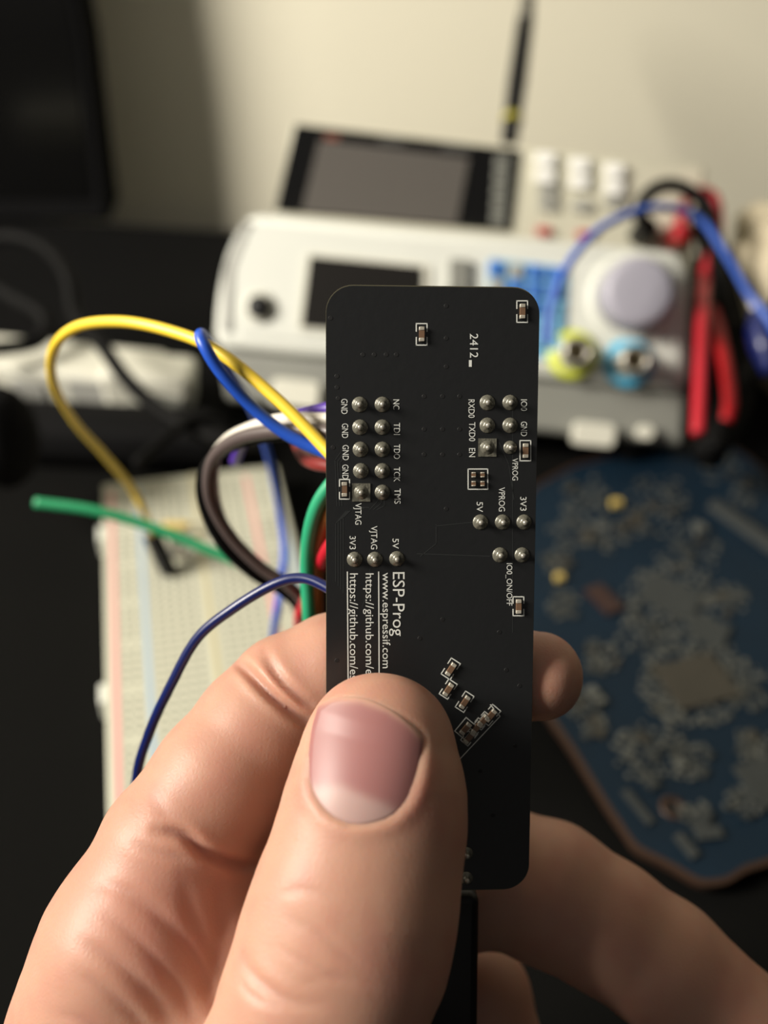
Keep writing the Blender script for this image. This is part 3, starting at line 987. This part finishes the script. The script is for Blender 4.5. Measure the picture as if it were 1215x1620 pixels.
# faint raised copper traces
T_ = []
def pline(pts):
    for a, b in zip(pts[:-1], pts[1:]):
        T_.append(a + b)
for k in range(4):
    pline([(531 + k * 4, 920 + k * 6), (531 + k * 4, 828 - k * 3), (548 + k * 4, 808 - k * 2), (560 + k * 8, 806 - k * 1)])
for k in range(3):
    pline([(533 + k * 4, 800), (530 + k * 4, 728 + k * 2), (540 + k * 5, 714 + k * 2), (551, 700 + k * 8)])
for k in range(3):
    pline([(585 + k * 6, 806), (598 + k * 5, 792 + k * 4), (598 + k * 5, 770)])
pline([(790, 700), (805, 735), (813, 790)]); pline([(811, 640), (811, 1000)]); pline([(690, 832), (750, 826)]); pline([(665, 880), (690, 860), (690, 830)]); pline([(660, 876), (775, 880)])
pline([(556, 935), (553, 1060)]); pline([(575, 1010), (600, 980), (600, 940)]); pline([(573, 960), (585, 930), (585, 900)])
silkpoly(T_, 1.3, 'copper_trace', MT['trace'], 0.00002)
for (u, v) in [(574, 561), (592, 561), (611, 561), (627, 561), (533, 595), (533, 613), (535, 630), (523, 503), (706, 484), (706, 535), (706, 580),
               (671, 627), (700, 627), (727, 627), (671, 679), (700, 679), (727, 679), (671, 719), (700, 719), (727, 719), (527, 708), (706, 805), (533, 1045), (801, 1060), (790, 1000), (700, 980), (664, 1010), (822, 1085), (760, 1220), (780, 1290), (815, 1180)]:
    x, y = K.loc(u, v)
    MB().lathe(x, y, [(0.00026, 0.00001), (0.00024, 0.00003)], 10).build('via', MT['via'], kb)
# rear side: header housings facing away
for (u0, v0, u1, v1, dp) in ((550, 622, 624, 798, 0.009), (552, 868, 640, 900, 0.008), (752, 620, 826, 728, 0.009), (744, 812, 842, 840, 0.008), (776, 864, 840, 892, 0.008)):
    a, b = K.loc(u0, v1), K.loc(u1, v0)
    MB().box(a[0], b[0], a[1], b[1], -dp, -0.0016).build('header_housing', MT['black'], kb, bevel=0.0002, segs=1)
a, b = K.loc(650, 1400), K.loc(745, 1330)
MB().box(a[0], b[0], a[1], b[1], -0.0045, -0.0016).build('data_socket', MT['metal'], kb, bevel=0.0003, segs=2)

# plug and cable at the bottom of the board
up = empty('plug_cable', mtx=K.matrix())
tag(up, 'black cable plug pushed into the lower end of the held board', 'cable')
a, b = K.loc(640, 1800, -0.004), K.loc(755, 1404, -0.004)
MB().prism(rrect(a[0], b[0], a[1], b[1], 0.0012), -0.009, -0.0005 - 0.0014).build('plug_body', MT['black'], up, bevel=0.001)
xm = (a[0] + b[0]) / 2
MB().tube([(xm, a[1] + 0.001, -0.0055), (xm, a[1] - 0.02, -0.006), (xm + .004, a[1] - 0.05, -0.012), (xm + .02, a[1] - 0.08, -0.03)], [0.0032, 0.0024, 0.002, 0.002], 12).build('cord', MT['blackw'], up, True)

# ================================================================ the hand (camera-side coordinates in mm, then placed in the room)
def Q(u, v, d):
    d = d * 1000
    return np.array([(u - 607.5) * d / FPX, -(v - 810) * d / FPX, d])


thumb = [((600, 1186, .1003), 8.35), ((597, 1250, .0993), 9.4), ((588, 1310, .0985), 9.95), ((575, 1375, .0977), 10.25), ((560, 1435, .0970), 10.8), ((541, 1505, .0965), 11.1),
         ((510, 1590, .0955), 10.7), ((470, 1720, .0955), 11.3), ((430, 1950, .099), 13.5), ((430, 2190, .110), 17)]
index = [((212, 1490, .1085), 9.9), ((272, 1345, .110), 8.7), ((352, 1232, .1125), 8.4), ((415, 1155, .1148), 8.3), ((462, 1105, .1163), 8.1),
         ((530, 1066, .1165), 7.6), ((640, 1062, .1165), 7.2), ((740, 1066, .1160), 6.8), ((853, 1070, .1152), 5.5)]
middle = [((330, 1570, .124), 9.8), ((480, 1500, .129), 9.3), ((640, 1425, .132), 9.2), ((780, 1382, .1315), 9.5), ((870, 1412, .1300), 9.7), ((960, 1465, .1280), 8.9), ((1050, 1526, .1262), 8.7), ((1160, 1625, .124), 8.3), ((1290, 1775, .121), 7.2)]
ring_ = [((430, 1680, .134), 9.5), ((600, 1610, .140), 9.2), ((742, 1585, .1420), 9.6), ((765, 1660, .1405), 9.0), ((770, 1780, .137), 8.2), ((725, 1900, .131), 7.2)]
pinky = [((520, 1800, .143), 9), ((640, 1780, .149), 8), ((715, 1800, .151), 7.8), ((735, 1900, .147), 7), ((700, 2000, .141), 6)]
palm = [[((212, 1490, .1085), 10.2), ((200, 1565, .1100), 12.0), ((190, 1640, .1115), 13.2), ((230, 1850, .115), 15.5), ((310, 2040, .117), 16.5), ((430, 2200, .118), 18)],
        [((330, 1570, .124), 9.8), ((345, 1780, .126), 13.5), ((390, 2100, .126), 16), ((440, 2200, .122), 17)],
        [((430, 1680, .134), 9.5), ((440, 1880, .136), 12.5), ((460, 2150, .133), 15), ((460, 2200, .126), 16)],
        [((520, 1800, .143), 9), ((520, 1980, .143), 11), ((500, 2100, .138), 12.5), ((480, 2200, .13), 15)],
        [((392, 1375, .1165), 7.0), ((330, 1440, .1130), 8.5), ((375, 1480, .1120), 8.5), ((350, 1600, .1095), 9.5), ((350, 1700, .1070), 10.5), ((380, 1880, .104), 12.5), ((420, 2150, .108), 15)]]


def chain_sdf(p, ch, k=1.5, zs=1.0):
    res = None
    for (a, ra), (b, rb) in zip(ch[:-1], ch[1:]):
        A, B = Q(*a), Q(*b)
        S_ = np.array([1, 1, zs])
        A = A * S_; B = B * S_
        q = p * S_
        ba = B - A
        t = np.clip(((q - A) @ ba) / (ba @ ba), 0, 1)
        t = t.astype(np.float32)
        ts = t
        d = np.linalg.norm(q - A - t[:, None] * ba.astype(np.float32), axis=1) - (ra + (rb - ra) * ts)
        if res is None:
            res = d
        else:
            res = smin(res, d, k)
    return res


def smin(a, b, k):
    h = np.maximum(k - np.abs(a - b), 0) / k
    return np.minimum(a, b) - h * h * k * 0.25


def hand_sdf(p, want_thumb=False):
    p = p.astype(np.float32)
    dt = chain_sdf(p, thumb, 1.2, 1.22)
    di = chain_sdf(p, index, 1.2)
    dm_ = chain_sdf(p, middle, 1.2)
    dr = chain_sdf(p, ring_, 1.2)
    dp = chain_sdf(p, pinky, 1.2)
    pl_ = None
    for c in palm:
        q = chain_sdf(p, c, 2)
        pl_ = q if pl_ is None else smin(pl_, q, 6)
    vv = 810 - p[:, 1] * FPX / p[:, 2]
    low_ = np.clip((vv - 1520) / 350, 0, 1)
    kt = 0.7 + 7.0 * low_ * low_
    d = smin(pl_, di, 3.5)
    d = smin(d, dm_, 1.5)
    d = smin(d, dr, 1.2)
    d = smin(d, dp, 1.2)
    o_ = d
    d = smin(d, dt, kt)
    if want_thumb:
        return d, dt, o_
    return d


def surface_nets(vs, lo, hi):
    lo = np.array(lo, float); hi = np.array(hi, float)
    n = np.ceil((hi - lo) / vs / 4).astype(int) * 4 + 1
    st = 4
    ax = [lo[i] + vs * np.arange(n[i]) for i in range(3)]
    cx = [a[::st] for a in ax]
    g = np.stack(np.meshgrid(*cx, indexing='ij'), -1).reshape(-1, 3)
    c = hand_sdf(g).reshape([len(a) for a in cx])
    S_ = np.repeat(np.repeat(np.repeat(c, st, 0), st, 1), st, 2)[:n[0], :n[1], :n[2]].copy()
    near = (np.abs(c) < vs * st * 1.6)
    from_ = np.zeros_like(near)
    # dilate by one block
    idx = np.argwhere(near)
    for dx in (-1, 0):
        for dy in (-1, 0):
            for dz in (-1, 0):
                j = idx + (dx, dy, dz)
                ok = (j >= 0).all(1)
                from_[tuple(j[ok].T)] = True
    blk_ = np.argwhere(from_)
    off = np.stack(np.meshgrid(*[np.arange(st)] * 3, indexing='ij'), -1).reshape(-1, 3)
    for s0 in range(0, len(blk_), 4000):
        ii = (blk_[s0:s0 + 4000, None, :] * st + off[None]).reshape(-1, 3)
        ii = ii[(ii < n).all(1)]
        S_[tuple(ii.T)] = hand_sdf(lo + ii * vs)
    sg = S_ < 0
    # active cells
    c8 = [sg[dx:n[0] - 1 + dx, dy:n[1] - 1 + dy, dz:n[2] - 1 + dz] for dx in (0, 1) for dy in (0, 1) for dz in (0, 1)]
    cnt = sum(x.astype(np.int8) for x in c8)
    act = (cnt > 0) & (cnt < 8)
    cells = np.argwhere(act)
    vid = np.full(act.shape, -1, np.int64)
    vid[tuple(cells.T)] = np.arange(len(cells))
    acc = np.zeros((len(cells), 3)); k = np.zeros(len(cells))
    corners = [(dx, dy, dz) for dx in (0, 1) for dy in (0, 1) for dz in (0, 1)]
    for a in corners:
        for ax_ in range(3):
            if a[ax_] == 0:
                b = list(a); b[ax_] = 1
                va = S_[tuple((cells + a).T)]; vb = S_[tuple((cells + b).T)]
                cr = (va < 0) != (vb < 0)
                t = np.where(cr, va / np.where(cr, va - vb, 1), 0)
                pt = np.array(a) + t[:, None] * (np.array(b) - np.array(a))
                acc[cr] += pt[cr]; k[cr] += 1
    V_ = lo + vs * (cells + acc / k[:, None])
    Fs = []
    for ax_ in range(3):
        sl0 = [slice(None)] * 3; sl1 = [slice(None)] * 3
        sl0[ax_] = slice(0, -1); sl1[ax_] = slice(1, None)
        a = sg[tuple(sl0)]; b = sg[tuple(sl1)]
        e = np.argwhere(a != b)
        u_, w_ = [(1, 2), (2, 0), (0, 1)][ax_]
        e = e[(e[:, u_] > 0) & (e[:, w_] > 0) & (e[:, u_] < n[u_] - 1) & (e[:, w_] < n[w_] - 1)]
        du = np.zeros(3, int); du[u_] = 1
        dw = np.zeros(3, int); dw[w_] = 1
        q = np.stack([vid[tuple((e - du - dw).T)], vid[tuple((e - dw).T)], vid[tuple(e.T)], vid[tuple((e - du).T)]], 1)
        fl = ~a[tuple(e.T)]
        q[fl] = q[fl][:, ::-1]
        Fs.append(q)
    return V_, np.concatenate(Fs)


V, Fq = surface_nets(0.42, (-52, -145, 82), (66, -8, 164))


def grad(V):
    e = 0.15
    g = np.zeros_like(V)
    for i in range(3):
        d = np.zeros(3); d[i] = e
        g[:, i] = (hand_sdf(V + d) - hand_sdf(V - d)) / (2 * e)
    return g / (np.linalg.norm(g, axis=1)[:, None] + 1e-9)


def proj_uv(V):
    return np.stack([607.5 + V[:, 0] * FPX / V[:, 2], 810 - V[:, 1] * FPX / V[:, 2]], 1)


for _ in range(2):
    d0 = hand_sdf(V)
    g0 = grad(V)
    V = V - g0 * np.clip(d0, -.4, .4)[:, None]
d_, dt_, do_ = hand_sdf(V, True)
isth = dt_ < do_
N0 = grad(V)
UV = proj_uv(V)
facing = np.clip(-N0[:, 2] * 1.6 + 0.1, 0, 1)


def pdist(UV, pts):
    best = np.full(len(UV), 1e9)
    tt = np.zeros(len(UV))
    m_ = len(pts) - 1
    for i, (a, b) in enumerate(zip(pts[:-1], pts[1:])):
        a = np.array(a, float); b = np.array(b, float)
        ba = b - a
        t = np.clip(((UV - a) @ ba) / (ba @ ba), 0, 1)
        d = np.linalg.norm(UV - a - t[:, None] * ba, axis=1)
        u_ = d < best
        best[u_] = d[u_]; tt[u_] = (i + t[u_]) / m_
    return best, tt


def smooth_pts(pts):
    C, _ = spline([np.array(p, float) for p in pts], [1] * len(pts), (len(pts) - 1) * 6)
    return [tuple(c) for c in C]


disp = np.zeros(len(V))
red = np.zeros(len(V))
def crease(pts, depth, width, thumb_part, taper=True, ridge=0.18):
    d, t = pdist(UV, smooth_pts(pts))
    m_ = (isth if thumb_part else ~isth) & (V[:, 2] < (200 if thumb_part else 122))
    env = np.sin(np.pi * np.clip(t, 0.02, 0.98)) ** 0.6 if taper else 1.0
    g = np.exp(-(d / width) ** 2)
    gr = np.exp(-((d - width * 2.0) / (width * 1.2)) ** 2)
    global disp, red
    disp = disp - m_ * facing * env * depth * g + m_ * facing * env * depth * ridge * gr
    red = np.maximum(red, m_ * g * env * min(1, depth))


# finger and palm folds
crease([(360, 1035), (392, 1062), (430, 1100), (465, 1128), (500, 1150)], 1.3, 8, False)
crease([(418, 1030), (440, 1070), (475, 1105), (500, 1120)], 0.55, 8, False)
crease([(250, 1312), (290, 1322), (330, 1352), (380, 1368), (430, 1366)], 1.0, 9, False)
crease([(205, 1330), (250, 1350), (310, 1362)], 0.16, 8, False)
crease([(345, 1385), (352, 1450), (345, 1520), (330, 1580)], 0.27, 13, False)
crease([(290, 1390), (305, 1450), (335, 1510), (350, 1560)], 0.24, 12, False)
crease([(200, 1420), (250, 1450), (300, 1500), (335, 1570), (350, 1620)], 0.33, 12, False)
crease([(130, 1490), (180, 1520), (235, 1570), (275, 1630)], 0.27, 11, False)
crease([(120, 1540), (170, 1570), (215, 1610), (250, 1660)], 0.20, 10, False)
crease([(170, 1450), (230, 1500), (280, 1560), (310, 1620)], 0.18, 8, False)
crease([(90, 1600), (140, 1620), (190, 1660)], 0.18, 10, False)
crease([(150, 1400), (200, 1410), (260, 1440)], 0.14, 10, False)
crease([(240, 1255), (265, 1290), (300, 1310)], 0.09, 11, False)
# thumb folds
crease([(378, 1490), (390, 1530), (420, 1562), (462, 1585), (510, 1592)], 0.28, 10, True)
crease([(372, 1540), (400, 1575), (450, 1600)], 0.15, 7, True)
crease([(450, 1450), (500, 1475), (545, 1510), (580, 1535)], 0.10, 8, True)
crease([(430, 1420), (480, 1408), (540, 1425)], 0.07, 8, True)
crease([(440, 1500), (500, 1530), (560, 1560)], 0.09, 7, True)
crease([(470, 1560), (530, 1545), (590, 1560)], 0.07, 8, True)

# nail bed on the thumb
nail_px = [(503, 1118), (528, 1104), (570, 1103), (612, 1118), (645, 1140), (669, 1166), (668, 1200), (662, 1232), (648, 1266), (622, 1292), (590, 1304), (556, 1306), (524, 1293), (500, 1268), (488, 1240), (488, 1200), (493, 1155)]
npd, _ = pdist(UV, smooth_pts(nail_px + [nail_px[0]]))


def inside(UV, poly):
    x, y = UV[:, 0], UV[:, 1]
    r = np.zeros(len(UV), bool)
    m_ = len(poly)
    for i in range(m_):
        x0, y0 = poly[i]; x1, y1 = poly[(i + 1) % m_]
        c = ((y0 > y) != (y1 > y)) & (x < (x1 - x0) * (y - y0) / (y1 - y0 + 1e-12) + x0)
        r ^= c
    return r


ins = inside(UV, smooth_pts(nail_px + [nail_px[0]]))
fm = isth & (N0[:, 2] < 0.1)
disp = disp + fm * np.where(ins, -0.45 * np.clip(npd / 10, 0, 1), 0)
lowside = np.clip((UV[:, 1] - 1120) / 40, 0, 1)
disp = disp + fm * (~ins) * lowside * 0.16 * np.exp(-((npd - 10) / 14) ** 2) - fm * (~ins) * lowside * 0.15 * np.exp(-(npd / 3.5) ** 2)
# soft unevenness of the flesh
nz = np.array([mnoise.noise(Vector(p / 7.0)) for p in V])
nz2 = np.array([mnoise.noise(Vector(p / 2.2 + 9)) for p in V])
V2 = V + N0 * (disp + nz * 0.15)[:, None]

Wd = CAM + (V2[:, :1] * _R + V2[:, 1:2] * _U + V2[:, 2:3] * _F) / 1000
org = CAM + (Q(430, 2200, .118) @ np.array([_R, _U, _F])) / 1000
me = bpy.data.meshes.new('hand')
me.vertices.add(len(Wd)); me.vertices.foreach_set('co', (Wd - org).ravel())
me.loops.add(len(Fq) * 4); me.polygons.add(len(Fq))
me.loops.foreach_set('vertex_index', Fq.ravel().astype(np.int32))
me.polygons.foreach_set('loop_start', np.arange(0, len(Fq) * 4, 4, dtype=np.int32))
me.polygons.foreach_set('loop_total', np.full(len(Fq), 4, np.int32))
me.update(); me.validate()
me.polygons.foreach_set('use_smooth', [True] * len(me.polygons))
# skin colour: warm base darkened for the head's shade, redder patches on palm and in folds
base = np.array(srgb(174, 130, 112)[:3]); rosy = np.array(srgb(172, 114, 102)[:3]); pale = np.array(srgb(180, 138, 118)[:3])
k = np.clip(0.35 + nz * 0.9 + nz2 * 0.25, 0, 1)
colr = pale * (1 - k[:, None]) + base * k[:, None]
pd = np.exp(-(((UV[:, 0] - 250) / 150) ** 2 + ((UV[:, 1] - 1440) / 120) ** 2)) * (~isth)
rk = np.clip(0.45 * pd + 0.5 * red + 0.25 * np.clip(nz2 + nz, 0, 1), 0, 0.85)[:, None]
colr = colr * (1 - rk) + rosy * rk
ca_ = me.color_attributes.new('tone', 'FLOAT_COLOR', 'POINT')
ca_.data.foreach_set('color', np.concatenate([colr, np.ones((len(V), 1))], 1).ravel())
skin = bpy.data.materials.new('skin'); skin.use_nodes = True
nt = skin.node_tree; b = nt.nodes['Principled BSDF']
at = nt.nodes.new('ShaderNodeAttribute'); at.attribute_name = 'tone'
nt.links.new(at.outputs['Color'], b.inputs['Base Color'])
b.inputs['Roughness'].default_value = 0.48
b.inputs['Specular IOR Level'].default_value = 0.35
b.inputs['Subsurface Weight'].default_value = 0.6
b.inputs['Subsurface Radius'].default_value = (1, 0.35, 0.18)
b.inputs['Subsurface Scale'].default_value = 0.0035
tc = nt.nodes.new('ShaderNodeTexCoord')
vo = nt.nodes.new('ShaderNodeTexVoronoi'); vo.inputs['Scale'].default_value = 1700; vo.feature = 'DISTANCE_TO_EDGE'
nn_ = nt.nodes.new('ShaderNodeTexNoise'); nn_.inputs['Scale'].default_value = 420; nn_.inputs['Detail'].default_value = 5
nt.links.new(tc.outputs['Object'], vo.inputs['Vector']); nt.links.new(tc.outputs['Object'], nn_.inputs['Vector'])
ad_ = nt.nodes.new('ShaderNodeMath'); ad_.operation = 'ADD'
nt.links.new(vo.outputs['Distance'], ad_.inputs[0]); nt.links.new(nn_.outputs['Fac'], ad_.inputs[1])
bpn = nt.nodes.new('ShaderNodeBump'); bpn.inputs['Strength'].default_value = 0.22; bpn.inputs['Distance'].default_value = 0.00015
nt.links.new(ad_.outputs[0], bpn.inputs['Height']); nt.links.new(bpn.outputs['Normal'], b.inputs['Normal'])
me.materials.append(skin)
hand = bpy.data.objects.new('hand', me)
COL.objects.link(hand)
hand.location = tuple(org)
tag(hand, "person's bare left hand pinching the slim black circuit board, thumb in front", 'hand')

# thumbnail plate: a curved sheet laid on the nail bed
def thumb_depth(u, v):
    """front surface depth (mm) of the thumb along the sight line"""
    u = np.asarray(u, float); v = np.asarray(v, float)
    t = np.full(u.shape, 84.0)
    for _ in range(60):
        p = np.stack([(u - 607.5) * t / FPX, -(v - 810) * t / FPX, t], -1)
        t = t + np.clip(chain_sdf(p.astype(np.float32), thumb, 1.2, 1.22), -1, 1) * 0.75
    return t


nr, nc = 26, 30
dense = smooth_pts(nail_px + [nail_px[0]])
dn = np.array(dense)
vv, cc, ff = [], [], []
cu_, cv_ = 578, 1205
# outer ring to centre mapping
ang = len(dn) - 1
for j in range(nr + 1):
    s_ = 1 - j / nr
    for i in range(ang):
        vv.append((cu_ + (dn[i, 0] - cu_) * s_, cv_ + (dn[i, 1] - cv_) * s_, s_))
vv = np.array(vv)
dd = thumb_depth(vv[:, 0], vv[:, 1])
# the plate is a smooth curved sheet: a quadratic surface fitted to the thumb under it
_a, _b = (vv[:, 0] - 578) / 100, (vv[:, 1] - 1205) / 100
_A = np.stack([np.ones_like(_a), _a, _b, _a * _a, _a * _b, _b * _b, _a ** 4, _b ** 3], 1)
_k = vv[:, 2] < 0.86
_c, *_r = np.linalg.lstsq(_A[_k], dd[_k], rcond=None)
dd = _A @ _c
lift = np.where(vv[:, 2] > 0.97, -0.35, 0.02) 
# free edge lifts slightly off the fingertip
free = np.clip((1150 - vv[:, 1] + (vv[:, 0] - 490) * 0.28) / 30, 0, 1)
lift = lift + free * 0.22
dd = dd - lift
pn = np.stack([(vv[:, 0] - 607.5) * dd / FPX, -(vv[:, 1] - 810) * dd / FPX, dd], 1)
wn = CAM + (pn[:, :1] * _R + pn[:, 1:2] * _U + pn[:, 2:3] * _F) / 1000 - org
for j in range(nr):
    for i in range(ang):
        a, b2 = j * ang + i, j * ang + (i + 1) % ang
        ff.append((a, a + ang, b2 + ang, b2))
me = bpy.data.meshes.new('thumbnail')
me.from_pydata([tuple(p) for p in wn], [], ff)
me.update()
me.polygons.foreach_set('use_smooth', [True] * len(me.polygons))
pinkc = np.array(srgb(146, 100, 98)[:3]); lun = np.array(srgb(170, 140, 134)[:3]); edge = np.array(srgb(190, 152, 132)[:3])
uu, v_ = vv[:, 0], vv[:, 1]
lc = 1243 + np.clip(uu - 540, 0, 200) * 0.42 + np.clip(540 - uu, 0, 100) * 0.03
lm = 1 / (1 + np.exp(-(v_ - lc) / 4.0)) * np.clip((645 - uu) / 25, 0, 1)
tope = np.interp(uu, [487, 530, 570, 612, 645, 669], [1112, 1102, 1103, 1118, 1140, 1166])
em = np.exp(-((v_ - tope) / 9) ** 2)
cn_ = pinkc * (1 - lm[:, None]) + lun * lm[:, None]
cn_ = cn_ * (1 - em[:, None] * .8) + edge * em[:, None] * .8
ca_ = me.color_attributes.new('tone', 'FLOAT_COLOR', 'POINT')
ca_.data.foreach_set('color', np.concatenate([cn_, np.ones((len(cn_), 1))], 1).ravel())
nm_ = bpy.data.materials.new('nail'); nm_.use_nodes = True
nt = nm_.node_tree; b = nt.nodes['Principled BSDF']
at = nt.nodes.new('ShaderNodeAttribute'); at.attribute_name = 'tone'
nt.links.new(at.outputs['Color'], b.inputs['Base Color'])
b.inputs['Roughness'].default_value = 0.42
b.inputs['Specular IOR Level'].default_value = 0.3
b.inputs['Subsurface Weight'].default_value = 0.2
b.inputs['Subsurface Scale'].default_value = 0.001
me.materials.append(nm_)
no = bpy.data.objects.new('thumbnail', me)
COL.objects.link(no); no.parent = hand
no['label'] = 'pink thumbnail with pale half moon at its base'
